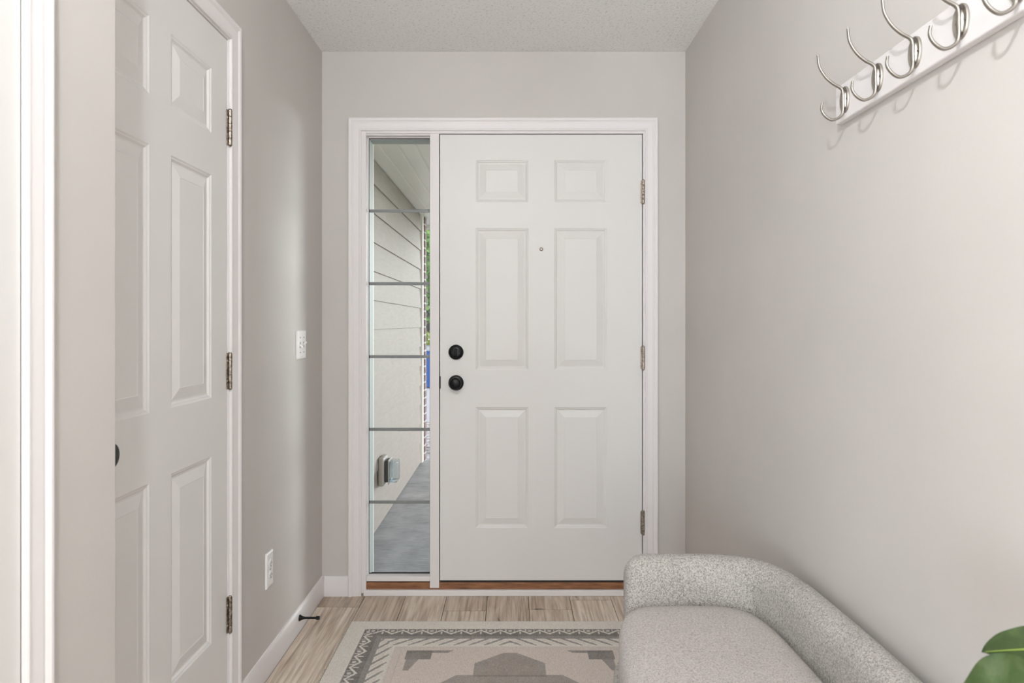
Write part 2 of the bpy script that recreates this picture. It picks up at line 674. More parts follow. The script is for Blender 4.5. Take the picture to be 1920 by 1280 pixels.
bm = B()
box(bm, bx(675.5), SX0, YB + 0.0525, YE + 0.01, 0.012, bz(243.5))
box(bm, SX0, SX1, YB + 0.0525, YE + 0.01, 2.0855, bz(250.6))
tag(obj('trim_12', bm, 'ext_frame'), 'grey-green outer frame of the sidelight seen through its glass', 'trim', 'structure')

bm = B()
box(bm, XL - 0.11, XL + 0.001, DU0 - J, DU0 - 0.003, 0, DZ1 + J)
box(bm, XL - 0.11, XL + 0.001, DU1 + 0.003, DU1 + J, 0, DZ1 + J)
box(bm, XL - 0.11, XL + 0.001, DU0 - 0.003, DU1 + 0.003, DZ1 + 0.003, DZ1 + J)
tag(obj('trim_5', bm, 'trim'), 'white frame set in the closet doorway', 'trim', 'structure')

# threshold stack under the front door
bm = B()
box(bm, bx(682), bx(1209), YB - 0.012, YB + 0.03, 0.0, 0.0270, 0.003)
st = obj('trim_7', bm, 'trim')
tag(st, 'white strip along the foot of the front door', 'trim', 'structure')
bm = B()
box(bm, bx(684), bx(1209), YB + 0.002, YB + 0.034, 0.0271, 0.0575, 0.002)
th = obj('door_threshold', bm, 'oak')
tag(th, 'brown oak threshold strip under the front door', 'threshold', 'structure')

# ------------------------------------------------------------------ baseboards
BP = [(0.0, 0.0), (0.0125, 0.0), (0.0125, 0.066), (0.0105, 0.072), (0.0105, 0.076), (0.007, 0.083), (0.005, 0.089), (0.0, 0.090)]


def baseboard(name, pts, label):
    """pts: list of (wall point, inward normal) at the two ends."""
    bm = B()
    rows = []
    for (x, y, nx, ny) in pts:
        rows.append([bm.verts.new((x + nx * d, y + ny * d, z)) for d, z in BP])
    A, C = rows
    for q in range(len(BP)):
        bm.faces.new((A[q], A[(q + 1) % len(BP)], C[(q + 1) % len(BP)], C[q]))
    bm.faces.new(A[::-1]); bm.faces.new(C)
    tag(obj(name, bm, 'trim', smooth=True, angle=30), label, 'baseboard', 'structure')


baseboard('baseboard_left', [(XL, DU1 + 0.066, 1, 0), (XL, YB, 1, 0)], 'white baseboard between the closet and the corner')
baseboard('baseboard_back', [(XL + 0.0125, YB, 0, -1), (bx(654), YB, 0, -1)], 'short white baseboard left of the sidelight')
baseboard('baseboard_front', [(bx(1233), YB, 0, -1), (XR - 0.0125, YB, 0, -1)], 'short white baseboard right of the front door')
baseboard('baseboard_right', [(XR, -0.3, -1, 0), (XR, YB, -1, 0)], 'white baseboard behind the grey bench')

# ------------------------------------------------------------------ six-panel doors
def panel_slab(name, us, zs, mp, thick, parent, depth=0.0075):
    """us: 6 cut positions, zs: 8 cut positions (bottom to top)."""
    bm = B()
    P = lambda u, z, d: bm.verts.new(mp(u, z, d))
    for i in range(5):
        for j in range(7):
            a, b, c_, d_ = us[i], us[i + 1], zs[j], zs[j + 1]
            if i in (1, 3) and j in (1, 3, 5):
                rings = [(0, 0), (0.004, -0.0025), (0.007, -0.003), (0.0125, -depth), (0.017, -depth * 1.02), (0.040, -0.002), (0.0465, -0.0006), (0.048, -0.0014)]
                prev = None
                for o_, h in rings:
                    su = 1 if b > a else -1
                    q = [P(a + su * o_, c_ + o_, h), P(b - su * o_, c_ + o_, h), P(b - su * o_, d_ - o_, h), P(a + su * o_, d_ - o_, h)]
                    if prev:
                        for e in range(4):
                            bm.faces.new((prev[e], prev[(e + 1) % 4], q[(e + 1) % 4], q[e]))
                    prev = q
                bm.faces.new(prev)
            else:
                bm.faces.new((P(a, c_, 0), P(b, c_, 0), P(b, d_, 0), P(a, d_, 0)))
    u0, u1, z0, z1 = us[0], us[-1], zs[0], zs[-1]
    f = [(u0, z0), (u1, z0), (u1, z1), (u0, z1)]
    for e in range(4):
        p, q = f[e], f[(e + 1) % 4]
        bm.faces.new((P(*p, 0), P(*q, 0), P(*q, -thick), P(*p, -thick)))
    bm.faces.new([P(*p, -thick) for p in f])
    return obj(name, bm, 'door', parent)


def hinge(parent, u, zc, mp, ln=0.102, sgn=1):
    """butt hinge: two leaves in the gap, knuckle barrel with five segments, pin."""
    bm = B()
    def hb(u0, u1, d0, d1, z0, z1):
        a = mp(u0, z0, d0); b = mp(u1, z1, d1)
        xs, ys, zz = sorted((a[0], b[0])), sorted((a[1], b[1])), sorted((a[2], b[2]))
        box(bm, xs[0], xs[1], ys[0], ys[1], zz[0], zz[1])
    hb(u - sgn * 0.0045, u - sgn * 0.0030, -0.03, 0.0016, zc - ln / 2, zc + ln / 2)
    hb(u + sgn * 0.0005, u + sgn * 0.0020, -0.03, 0.0016, zc - ln / 2, zc + ln / 2)
    hb(u - sgn * 0.0075, u - sgn * 0.003, -0.0008, 0.0014, zc - ln * 0.46, zc + ln * 0.46)
    h = obj('hinge', bm, 'hinge', parent)
    bm = B()
    c_ = Vector(mp(u + sgn * 0.0035, zc, 0.0058))
    seg = ln / 5
    for i in range(5):
        z0 = -ln / 2 + i * seg
        lathe(bm, [(0, z0 + 0.0004), (0.0054, z0 + 0.0004), (0.0062, z0 + 0.0012), (0.0062, z0 + seg - 0.0012), (0.0054, z0 + seg - 0.0004), (0, z0 + seg - 0.0004)], c_, (0, 0, 1), 16)
    kk = obj('hinge_knuckle', bm, 'hinge', h, True)
    bm = B()
    lathe(bm, [(0, -ln / 2 - 0.004), (0.003, -ln / 2 - 0.0035), (0.0045, -ln / 2 - 0.001), (0.0035, -ln / 2), (0.0035, ln / 2), (0.0050, ln / 2 + 0.001), (0.0045, ln / 2 + 0.0025), (0, ln / 2 + 0.003)], c_, (0, 0, 1), 16)
    obj('hinge_pin', bm, 'hinge', h, True)
    bm = B()
    for zz in (-0.28, 0.28):
        p = Vector(mp(u - sgn * 0.0035, zc + zz * ln, 0.001))
        n = Vector(mp(0, 0, 1)) - Vector(mp(0, 0, 0))
        lathe(bm, [(0, 0), (0.0032, 0), (0.0026, 0.0014), (0, 0.0018)], p, n, 10)
    obj('hinge_screw', bm, 'hinge', h, True)
    return h


PX = [825, 892, 990.5, 1039.5, 1138, 1204]
PZ = [1088, 990, 763.5, 693.5, 427.5, 378.5, 299.5, 252]
yd = YB + 0.003
frontd = lambda u, z, d: (u, yd - d, z)
door1 = panel_slab('door_1', [bx(p) for p in PX], [bz(p) for p in PZ], frontd, 0.044, None)
tag(door1, 'white six-panel front door with black knob and deadbolt', 'door', 'structure')
for py in (360, 670.5, 979):
    hinge(door1, DX1, bz(py), front, 0.106)

neard = lambda u, z, d: (XS - 0.0005 + d, u, z)
door3 = panel_slab('door_3', [NY0, NY0 + 0.105, NY0 + 0.355, NY1 - 0.355, NY1 - 0.105, NY1], [0.012, 0.3145, 0.852, 1.019, 1.659, 1.779, 1.966, 2.089], neard, 0.035, None)
tag(door3, 'white door cut off by the left edge of the view', 'door', 'structure')

# front-door hardware
fx = bx(855)
bm = B()
c_ = (fx, yd, bz(660))
lathe(bm, [(0, 0), (0.0338, 0), (0.0342, 0.004), (0.0325, 0.012), (0.028, 0.0165), (0.015, 0.018), (0, 0.018)], c_, (0, -1, 0), 40)
db = obj('deadbolt', bm, 'black', door1, True)
db['label'] = 'round black deadbolt plate'
bm = B()
box(bm, fx - 0.0045, fx + 0.0045, yd - 0.034, yd - 0.016, bz(660) - 0.019, bz(660) + 0.017, 0.003)
obj('thumb_turn', bm, 'black', db, True)
bm = B()
for dx in (-0.014, 0.014):
    lathe(bm, [(0, 0.0165), (0.004, 0.0172), (0.003, 0.0192), (0, 0.0196)], (fx + dx, yd, bz(660) + 0.004), (0, -1, 0), 12)
obj('screw', bm, 'rubber', db, True)
bm = B()
kz = bz(717.5)
lathe(bm, [(0, 0), (0.0345, 0), (0.035, 0.003), (0.0335, 0.008), (0.029, 0.011), (0, 0.011)], (fx, yd, kz), (0, -1, 0), 40)
rs = obj('rosette', bm, 'black', door1, True)
bm = B()
lathe(bm, [(0.012, 0.010), (0.0115, 0.026), (0.014, 0.032), (0.024, 0.036), (0.0275, 0.043), (0.0275, 0.052), (0.0255, 0.0575), (0.022, 0.0600), (0.0205, 0.0592), (0.0195, 0.0600), (0, 0.0606)],
      (fx, yd, kz), (0, -1, 0), 40)
kb = obj('door_knob', bm, 'black', door1, True)
kb['label'] = 'round black door knob'
bm = B()
box(bm, fx - 0.0065, fx + 0.0065, yd - 0.0635, yd - 0.0595, kz - 0.0018, kz + 0.0018, 0.001)
obj('lock_button', bm, 'rubber', kb)
bm = B()
box(bm, bx(823), bx(826.2), yd - 0.0012, yd + 0.02, bz(728), bz(705), 0.0005)
obj('latch_plate', bm, 'black', door1)
bm = B()
lathe(bm, [(0.0045, 0.0), (0.0085, 0.0), (0.0085, 0.0015), (0.0065, 0.0028), (0.0045, 0.0020), (0.0042, 0.0005)], (bx(1015), yd, bz(467)), (0, -1, 0), 24)
pe = obj('peephole', bm, 'hinge', door1, True)
bm = B()
lathe(bm, [(0.0045, 0.0004), (0.003, 0.0016), (0, 0.002)], (bx(1015), yd, bz(467)), (0, -1, 0), 20)
obj('peephole_lens', bm, 'plastic', pe, True)
# sweep under the door
bm = B()
box(bm, DX0 + 0.002, DX1 - 0.002, yd + 0.004, yd + 0.04, 0.0577, DFZ0 + 0.002)
ds = obj('door_sweep', bm, 'weather', door1)
ds['label'] = 'black weatherstrip under the door'

# closet door
UC = [DU0, DU0 + 0.105, DU0 + 0.3305, DU0 + 0.4315, DU0 + 0.657, DU1]
ZCL = [DZ0, 0.3145, 0.852, 1.019, 1.659, 1.779, 1.966, DZ1]
xd = XL - 0.002
leftd = lambda u, z, d: (xd + d, u, z)
door2 = panel_slab('door_2', UC, ZCL, leftd, 0.035, None)
tag(door2, 'white six-panel closet door in the left wall', 'door', 'structure')
for zc in (1.826, 1.089, 0.350):
    hinge(door2, DU1, zc, left, 0.108)
bm = B()
kc = (xd, DU0 + 0.080, 0.967)
lathe(bm, [(0, 0), (0.033, 0), (0.033, 0.004), (0.029, 0.009), (0.012, 0.011), (0.011, 0.028), (0.015, 0.034), (0.025, 0.038), (0.0275, 0.047), (0.0275, 0.057), (0.025, 0.063), (0.020, 0.0655), (0, 0.066)],
      kc, (1, 0, 0), 40)
tk = obj('door_knob', bm, 'black', door2, True)
tk['label'] = 'round black closet knob'

# ------------------------------------------------------------------ sidelight window
GY = YB + 0.042
gz0, gz1 = 0.084, 2.0855
bm = B()
fw = 0.006
box(bm, SX0 - 0.002, SX0 + 0.0035, GY - 0.010, GY + 0.02, gz0 - 0.004, gz1)
box(bm, SX1 - 0.0035, SX1 + 0.002, GY - 0.010, GY + 0.02, gz0 - 0.004, gz1)
box(bm, SX0, SX1, GY - 0.010, GY + 0.02, gz1 - 0.0035, gz1 + 0.002)
box(bm, SX0, SX1, YB + 0.004, GY + 0.008, gz0 - 0.022, gz0, 0.002)
win = obj('window_1', bm, 'trim')
tag(win, 'tall narrow sidelight window with five grey grille bars left of the front door', 'window', 'structure')
bm = B()
box(bm, SX0 + 0.003, SX1 - 0.003, GY + 0.002, GY + 0.006, gz0, gz1 - 0.003)
gl = obj('window_pane', bm, 'glass', win)
bm = B()
g = 0.0022
box(bm, SX0 + 0.0035, SX0 + 0.0035 + g, GY - 0.001, GY + 0.0015, gz0, gz1 - 0.0035)
box(bm, SX1 - 0.0035 - g, SX1 - 0.0035, GY - 0.001, GY + 0.0015, gz0, gz1 - 0.0035)
box(bm, SX0 + 0.0035, SX1 - 0.0035, GY - 0.001, GY + 0.0015, gz0, gz0 + g * 1.5)
box(bm, SX0 + 0.0035, SX1 - 0.0035, GY - 0.001, GY + 0.0015, gz1 - 0.0035 - g * 1.3, gz1 - 0.0035)
obj('glazing_seal', bm, 'weather', win)
for py in (395, 531.5, 668.5, 805, 941.5):
    z = EYE - (py - 606) * (GY + 0.004) / 1245
    bm = B()
    box(bm, SX0 + 0.003, SX1 - 0.003, GY + 0.0065, GY + 0.013, z - 0.0072, z + 0.0072, 0.002)
    obj('grille_bar', bm, 'grille', win, True)
bm = B()
box(bm, SX0, SX1, YB + 0.012, YB + 0.12, 0.0577, gz0 - 0.0222)
obj('window_sweep', bm, 'weather', win)

# ------------------------------------------------------------------ switch, outlet, door stop on the left wall
def wall_plate(name, y0, y1, z0, z1, label, cat):
    bm = B()
    d = 0.006
    rows = []
    for ins, dd in ((0.0, 0.0), (0.0, 0.003), (0.0015, 0.0050), (0.004, 0.0062), (0.008, 0.0066)):
        rows.append([bm.verts.new((XL + dd, a, b)) for a, b in ((y0 + ins, z0 + ins), (y1 - ins, z0 + ins), (y1 - ins, z1 - ins), (y0 + ins, z1 - ins))])
    for A, C in zip(rows, rows[1:]):
        for e in range(4):
            bm.faces.new((A[e], A[(e + 1) % 4], C[(e + 1) % 4], C[e]))
    bm.faces.new(rows[-1])
    o = obj(name, bm, 'plastic')
    tag(o, label, cat)
    return o


def on_left(px, X=XL + 0.006):
    return X * 1245 / (px - 960)


sy0, sy1 = on_left(557.6), on_left(574)
zm = 0.5 * (sy0 + sy1)
sz0, sz1 = EYE - (673 - 606) * zm / 1245, EYE - (619.5 - 606) * zm / 1245
sw = wall_plate('light_switch', sy0, sy1, sz0, sz1, 'white double light switch plate on the left wall above the outlet', 'light switch')
zc = 0.5 * (sz0 + sz1)
for f, up in ((0.3, -1), (0.7, 1)):
    yy = sy0 + (sy1 - sy0) * f
    bm = B()
    box(bm, XL + 0.0062, XL + 0.0072, yy - 0.0055, yy + 0.0055, zc - 0.0125, zc + 0.0125, 0.0004)
    tg = obj('toggle_slot', bm, 'grille', sw)
    bm = B()
    tube(bm, [(XL + 0.0055, yy, zc), (XL + 0.012, yy, zc + up * 0.006), (XL + 0.0185, yy, zc + up * 0.0105)], [0.0046, 0.0042, 0.0036], 8)
    obj('toggle', bm, 'plastic', tg, True)
    for dz in (-0.030, 0.030):
        bm = B()
        lathe(bm, [(0, 0), (0.0032, 0), (0.0025, 0.0012), (0, 0.0014)], (XL + 0.0066, yy, zc + dz), (1, 0, 0), 12)
        obj('screw', bm, 'grille', sw, True)

oy0, oy1 = on_left(500.5), on_left(512.6)
ym = 0.5 * (oy0 + oy1)
oz0, oz1 = EYE - (1099 - 606) * ym / 1245, EYE - (1034 - 606) * ym / 1245
ot = wall_plate('wall_outlet', oy0, oy1, oz0, oz1, 'white electrical outlet plate low on the left wall', 'outlet')
zc = 0.5 * (oz0 + oz1)
for dz in (-0.0205, 0.0205):
    bm = B()
    lathe(bm, [(0.0, 0.0064), (0.0165, 0.0064), (0.0162, 0.0078), (0.0150, 0.0084), (0, 0.0084)], (XL, ym, zc + dz), (1, 0, 0), 28)
    rc = obj('receptacle', bm, 'plastic', ot, True)
    bm = B()
    for dy, h in ((-0.0062, 0.0042), (0.0062, 0.0034)):
        box(bm, XL + 0.008, XL + 0.0088, ym + dy - 0.0011, ym + dy + 0.0011, zc + dz + 0.001 - h, zc + dz + 0.001 + h)
    lathe(bm, [(0, 0.008), (0.0024, 0.008), (0.0024, 0.0088), (0, 0.0088)], (XL, ym, zc + dz - 0.0085), (1, 0, 0), 12)
    obj('slot', bm, 'dark', rc)
bm = B()
lathe(bm, [(0, 0.0064), (0.0035, 0.0064), (0.0028, 0.0078), (0, 0.008)], (XL, ym, zc), (1, 0, 0), 12)
obj('screw', bm, 'grille', ot, True)

bx0 = XL + 0.0125
dsy = -bx0 * 1245 / (960 - 561.5)
dsz = EYE - (1158 - 606) * dsy / 1245
stop = empty('door_stop', (bx0, dsy, dsz))
tag(stop, 'black door stop screwed to the left baseboard', 'door stop')
bm = B()
lathe(bm, [(0, 0), (0.0125, 0), (0.0125, 0.002), (0.010, 0.006), (0.0065, 0.013), (0.0045, 0.022), (0.0042, 0.066), (0, 0.066)], stop.location, (1, 0, 0), 20)
obj('stop_shaft', bm, 'black', stop, True)
bm = B()
lathe(bm, [(0, 0.0665), (0.0066, 0.0665), (0.0072, 0.069), (0.0072, 0.078), (0.006, 0.080), (0, 0.081)], stop.location, (1, 0, 0), 20)
obj('rubber_tip', bm, 'rubber', stop, True)

# ------------------------------------------------------------------ coat rack on the right wall
rz0, rz1, ry1, ry0 = 1.7035, 1.7895, 1.575, 0.84
rack = empty('coat_rack', (XR, (ry0 + ry1) / 2, rz0))
tag(rack, 'white wall coat rail with five double nickel hooks', 'coat rack')
bm = B()
box(bm, XR - 0.018, XR, ry0, ry1, rz0, rz1, 0.0025)
obj('rail', bm, 'trim', rack)
xr = XR - 0.018
up = [(xr - 0.0065, 1.7475), (xr - 0.0068, 1.763), (xr - 0.011, 1.7735), (xr - 0.029, 1.784), (xr - 0.047, 1.800), (xr - 0.0605, 1.823), (xr - 0.0645, 1.850)]
lo = [(xr - 0.0065, 1.7475), (xr - 0.0065, 1.722), (xr - 0.0125, 1.7085), (xr - 0.0300, 1.7005), (xr - 0.0460, 1.7085), (xr - 0.0555, 1.7235), (xr - 0.0540, 1.740)]
HZ = 1.7475
proto = None
for i, hy in enumerate((1.5277, 1.391, 1.2616, 1.132, 1.0025)):
    if proto is None:
        bm = B()
        for path in (up, lo):
            pts = catmull([(x, hy, z) for x, z in path], 8)
            n = len(pts)
            rad = [0.0033 - 0.0008 * (q / (n - 1)) ** 1.5 for q in range(n)]
            tube(bm, pts, rad, 12, side=(0, 1, 0), flat=1.35)
        hk = obj('hook', bm, 'nickel', rack, True, 60)
        # dished oval base plate with a raised rim and a low ridge under the hook bar
        bm = B()
        rows = []
        for d, a, h in ((0.0, 0.0195, 0.0300), (0.0040, 0.0195, 0.0300), (0.0050, 0.0185, 0.0288), (0.0046, 0.0172, 0.0272), (0.0022, 0.0150, 0.0250), (0.0018, 0.0060, 0.0200), (0.0050, 0.0038, 0.0200)):
            rows.append([bm.verts.new((xr - d, hy + a * math.cos(t) , HZ + h * math.sin(t))) for t in (2 * PI * q / 40 for q in range(40))])
        for A, C in zip(rows, rows[1:]):
            for q in range(40):
                bm.faces.new((A[q], A[(q + 1) % 40], C[(q + 1) % 40], C[q]))
        bm.faces.new(rows[-1])
        bm.faces.new(rows[0][::-1])
        bp_ = obj('hook_base', bm, 'nickel', hk, True, 50)
        scs = []
        for sy in (-1, 1):
            bm = B()
            lathe(bm, [(0, 0.0015), (0.0032, 0.0018), (0.0028, 0.0040), (0, 0.0048)], (xr, hy + sy * 0.0108, HZ), (-1, 0, 0), 12)
            scs.append(obj('screw', bm, 'nickel', hk, True))
        proto, protoy = hk, hy
    else:
        c2 = proto.copy(); COL.objects.link(c2); c2.parent = rack
        c2.matrix_parent_inverse = Matrix.Translation(-Vector(rack.location))
        c2.location = (0, hy - protoy, 0)
        for ch in [bp_] + scs:
            g2 = ch.copy(); COL.objects.link(g2); g2.parent = c2
            g2.matrix_parent_inverse = Matrix.Identity(4)

# ------------------------------------------------------------------ rug
RX0, RX1, RY0, RY1, RT = -0.659, 0.645, 0.83, 2.736, 0.006
rows_y = list(np.arange(2.736, 2.15, -0.003)) + list(np.arange(2.15, RY0, -0.008)) + [RY0]
cols_x = list(np.arange(RX0, RX1, 0.003)) + [RX1]
Xg, Yg = np.meshgrid(np.array(cols_x), np.array(rows_y))
a = Xg - RX0
a2 = RX1 - Xg
b = RY1 - Yg
b2 = Yg - RY0
am = np.minimum(a, a2)
bmn = np.minimum(b, b2)
m = np.minimum(am, bmn)
alongx = bmn <= am
cx, cy = (RX0 + RX1) / 2, (RY0 + RY1) / 2
s = np.where(alongx, np.abs(Xg - cx), np.abs(Yg - cy))
rng = np.random.default_rng(5)
L = lambda r_, g_, b_: np.array(srgb(r_, g_, b_)[:3])
cream, dark, mid, pink = L(234, 230, 221), L(110, 108, 105), L(150, 146, 141), L(222, 210, 202)
colr = np.empty(Xg.shape + (3,))
colr[:] = pink


def put(mask, c_, alpha=1.0):
    colr[mask] = colr[mask] * (1 - alpha) + c_ * alpha


put(m < 0.215, cream)
# zig-zag scroll border
bd = (m >= 0.07) & (m < 0.13)
put(bd, dark)
v_ = (m - 0.07) / 0.06
ph = (s / 0.078) % 1.0
zig = np.abs(ph * 2 - 1)
put(bd & (np.abs(v_ - 0.18 - 0.50 * zig) < 0.085), cream)
put(bd & (np.abs(ph - 0.5) < 0.05) & (v_ > 0.35) & (v_ < 0.72), cream, 0.9)
put(bd & (np.hypot((ph - 0.0) * 1.3, v_ - 0.28) < 0.13), cream, 0.8)
put(bd & (np.hypot((ph - 1.0) * 1.3, v_ - 0.28) < 0.13), cream, 0.8)
put(bd & (np.abs(ph - 0.78) < 0.035) & (v_ < 0.35), cream, 0.8)
put(bd & (np.abs(ph - 0.22) < 0.035) & (v_ < 0.35), cream, 0.8)
put(bd & (v_ < 0.07), dark)
# slanted leaf row
lf = (m >= 0.13) & (m < 0.215)
w_ = (m - 0.13) / 0.085
q = ((s - (m - 0.13) * 1.35) / 0.058) % 1.0
ground = lf & (w_ < 0.72)
put(ground, dark, 0.85)
put(lf & (w_ > 0.24) & (w_ < 0.78) & (q > 0.14) & (q < 0.84), cream)
put(lf & (w_ > 0.34) & (w_ < 0.66) & (np.abs(q - 0.5) < 0.14), pink, 0.7)
put(lf & (w_ >= 0.6) & (w_ < 0.9) & (np.abs(q - 0.95) < 0.17 * (0.95 - w_) / 0.35), mid)
put(lf & (w_ >= 0.62) & (w_ < 0.86) & (np.abs(q - 0.05) < 0.14 * (0.92 - w_) / 0.3), mid)
# corner brackets
for aa in (a, a2):
    for bb in (b, b2):
        put((aa > 0.267) & (aa < 0.44 - (bb - 0.245) * 1.2) & (bb > 0.245) & (bb < 0.262), dark, 0.85)
        put((aa > 0.267) & (aa < 0.362) & (bb > 0.245) & (bb < 0.312), dark, 0.9)
        put((aa > 0.272) & (aa < 0.318 - (bb - 0.31) * 0.35) & (bb > 0.31) & (bb < 0.39), dark, 0.75)
# thin field lines
put((np.abs(am - 0.243) < 0.002) & (bmn > 0.243), mid, 0.35)
# stepped hexagon medallions and diamond centre
ax_ = np.abs(Xg - cx)
for bb in (b, b2):
    half = np.where(bb < 0.34, 0.025 + (bb - 0.263) * (0.105 / 0.077), 0.128)
    hexm = (bb > 0.263) & (bb < 0.43) & (ax_ < half)
    put(hexm, L(142, 137, 131), 0.85)
    put((bb > 0.30) & (bb < 0.43) & (ax_ < half - 0.035), L(158, 148, 141), 0.8)
    put((bb > 0.418) & (bb < 0.50) & (ax_ < 0.185 + (bb - 0.418)), L(128, 122, 116), 0.75)
dd = ax_ / 0.36 + np.abs(Yg - cy) / 0.42
put(dd < 1, L(132, 126, 120), 0.8)
put(dd < 0.7, pink, 0.9)
put(dd < 0.4, dark, 0.8)
# wear
wear = rng.random(Xg.shape)
blur = np.repeat(np.repeat(rng.random((Xg.shape[0] // 12 + 1, Xg.shape[1] // 12 + 1)), 12, 0), 12, 1)[:Xg.shape[0], :Xg.shape[1]]
al = (0.05 + 0.20 * wear + 0.10 * blur)[..., None]
colr = colr * (1 - al) + pink * 0.94 * al
nr, nc = Xg.shape
verts = np.stack([Xg, Yg, np.full(Xg.shape, RT) + 0.0006 * wear], -1).reshape(-1, 3)
idx = np.arange(nr * nc).reshape(nr, nc)
faces = np.stack([idx[:-1, :-1], idx[1:, :-1], idx[1:, 1:], idx[:-1, 1:]], -1).reshape(-1, 4)
edge = list(idx[0, :]) + list(idx[1:, -1]) + list(idx[-1, -2::-1]) + list(idx[-2:0:-1, 0])
base = len(verts)
ev = verts[edge].copy(); ev[:, 2] = 0.0003
verts = np.concatenate([verts, ev])
n = len(edge)
sk = np.array([(edge[i], edge[(i + 1) % n], base + (i + 1) % n, base + i) for i in range(n)])
faces = np.concatenate([faces, sk])
me = bpy.data.meshes.new('area_rug')
me.from_pydata(verts.tolist(), [], faces.tolist())
ca = me.color_attributes.new('weave', 'FLOAT_COLOR', 'POINT')
cc = np.ones((len(verts), 4), dtype=np.float32)
flat = colr.reshape(-1, 3)
cc[:base, :3] = flat
cc[base:, :3] = flat[edge]
ca.data.foreach_set('color', cc.ravel())
me.materials.append(M['rug'])
me.shade_smooth()
rug = bpy.data.objects.new('area_rug', me)
COL.objects.link(rug)
tag(rug, 'faded grey and cream patterned rug on the plank floor', 'rug')
for sx_, x0 in ((-1, RX0), (1, RX1)):
    bm = B()
    yy = RY0 + 0.01
    while yy < RY1 - 0.005:
        ln = random.uniform(0.006, 0.012)
        yo = random.uniform(-0.002, 0.002)
        tube(bm, [(x0 - sx_ * 0.004, yy, 0.0055), (x0 + sx_ * ln * 0.6, yy + yo * 0.5, 0.0035), (x0 + sx_ * ln, yy + yo, 0.0020)], [0.0014, 0.0012, 0.0008], 5)
        yy += 0.0105
    fr = obj('fringe', bm, 'fringe', rug, True)
    fr['kind'] = 'stuff'

# ------------------------------------------------------------------ bench
YM = 1.38
bench = empty('bench', (0.52, YM, 0.0))
tag(bench, 'curved low-back bench in grey boucle against the right wall', 'bench')
half = [(0.318, 1.873), (0.42, 1.876), (0.55, 1.875), (0.638, 1.856), (0.697, 1.806), (0.723, 1.70), (0.730, 1.56), (0.733, 1.38)]
path = half + [(x, 2 * YM - y) for x, y in half[-2::-1]]
pts = catmull([(x, y, 0) for x, y in path], 8)
n = len(pts)
ZB0, ZB1, TH = 0.105, 0.580, 0.044
# arc length
ac = [0.0]
for p, q_ in zip(pts, pts[1:]):
    ac.append(ac[-1] + (q_ - p).length)
T = ac[-1]
RE = 0.055
bm = B()
rings = []


def back_ring(p, nrm, tscale, ztop, zbot):
    out = []
    h = ztop - zbot
    r_ = TH * tscale
    prof = []
    for q in range(0, 9):
        t = PI * q / 8
        prof.append((r_ * math.cos(t), ztop - r_ + r_ * math.sin(t)))
    for q in range(1, 6):
        prof.append((-r_, ztop - r_ - (h - 1.4 * r_) * q / 6))
    rb = 0.4 * r_
    for q in range(0, 5):
        t = PI + PI / 2 * q / 4
        prof.append((-r_ + rb + rb * math.cos(t), zbot + rb + rb * math.sin(t)))
    for q in range(0, 5):
        t = 1.5 * PI + PI / 2 * q / 4
        prof.append((r_ - rb + rb * math.cos(t), zbot + rb + rb * math.sin(t)))
    for q in range(1, 6):
        prof.append((r_, zbot + rb + (h - rb - r_) * q / 6))
    for d, z in prof:
        out.append(bm.verts.new((p.x + nrm.x * d, p.y + nrm.y * d, z)))
    return out


stations = []
for k_ in range(8):
    ang = PI / 2 * k_ / 8
    stations.append((RE * (1 - math.sin(PI / 2 - ang) ** 1), ang, 'a'))


def at_len(sv):
    sv = min(max(sv, 0), T)
    for i in range(n - 1):
        if ac[i + 1] >= sv:
            f = (sv - ac[i]) / max(1e-9, ac[i + 1] - ac[i])
            p = pts[i].lerp(pts[i + 1], f)
            t = (pts[min(i + 2, n - 1)] - pts[max(i - 1, 0)]).normalized()
            return p, Vector((t.y, -t.x, 0))
    return pts[-1], Vector((0, 1, 0))


lens = [RE * (1 - math.cos(PI / 2 * q / 9)) for q in range(1, 10)]
lens = lens + list(np.linspace(RE, T - RE, 90)[1:-1]) + [T - l_ for l_ in lens[::-1]]
for sv in lens:
    e = min(sv, T - sv)
    f = 1.0
    if e < RE:
        f = math.sqrt(max(0.0, 1 - (1 - e / RE) ** 2))
    p, nr_ = at_len(sv)
    rings.append(back_ring(p, nr_, 0.35 + 0.65 * f, ZB1 - 0.055 * (1 - f), ZB0 + 0.0))
for A, C in zip(rings, rings[1:]):
    for q in range(len(A)):
        bm.faces.new((A[q], A[(q + 1) % len(A)], C[(q + 1) % len(A)], C[q]))
bm.faces.new(rings[0][::-1]); bm.faces.new(rings[-1])
bk = obj('backrest', bm, 'boucle', bench, True, 75)
# seat cushion (upholstered block that fills the U)
half_s = [(0.252, 1.38), (0.256, 1.55), (0.270, 1.68), (0.292, 1.765), (0.335, 1.815), (0.42, 1.832), (0.53, 1.831), (0.608, 1.813), (0.655, 1.766), (0.675, 1.68), (0.682, 1.55), (0.685, 1.38)]
loop = half_s + [(x, 2 * YM - y) for x, y in half_s[-2:0:-1]]
lp = catmull([(x, y, 0) for x, y in loop + [loop[0]]], 5)[:-1]
cen = Vector((0.46, YM, 0))


def loft(bm, layers, bulge=0.0):
    rg = []
    nn = len(lp)
    for off, z in layers:
        ring = []
        for i in range(nn):
            t = (lp[(i + 1) % nn] - lp[i - 1]).normalized()
            nr_ = Vector((t.y, -t.x, 0))
            if nr_.dot(lp[i] - cen) > 0:
                nr_ = -nr_
            ring.append(bm.verts.new((lp[i].x + nr_.x * off, lp[i].y + nr_.y * off, z)))
        rg.append(ring)
    for A, C in zip(rg, rg[1:]):
        for q in range(nn):
            bm.faces.new((A[q], A[(q + 1) % nn], C[(q + 1) % nn], C[q]))
    return rg


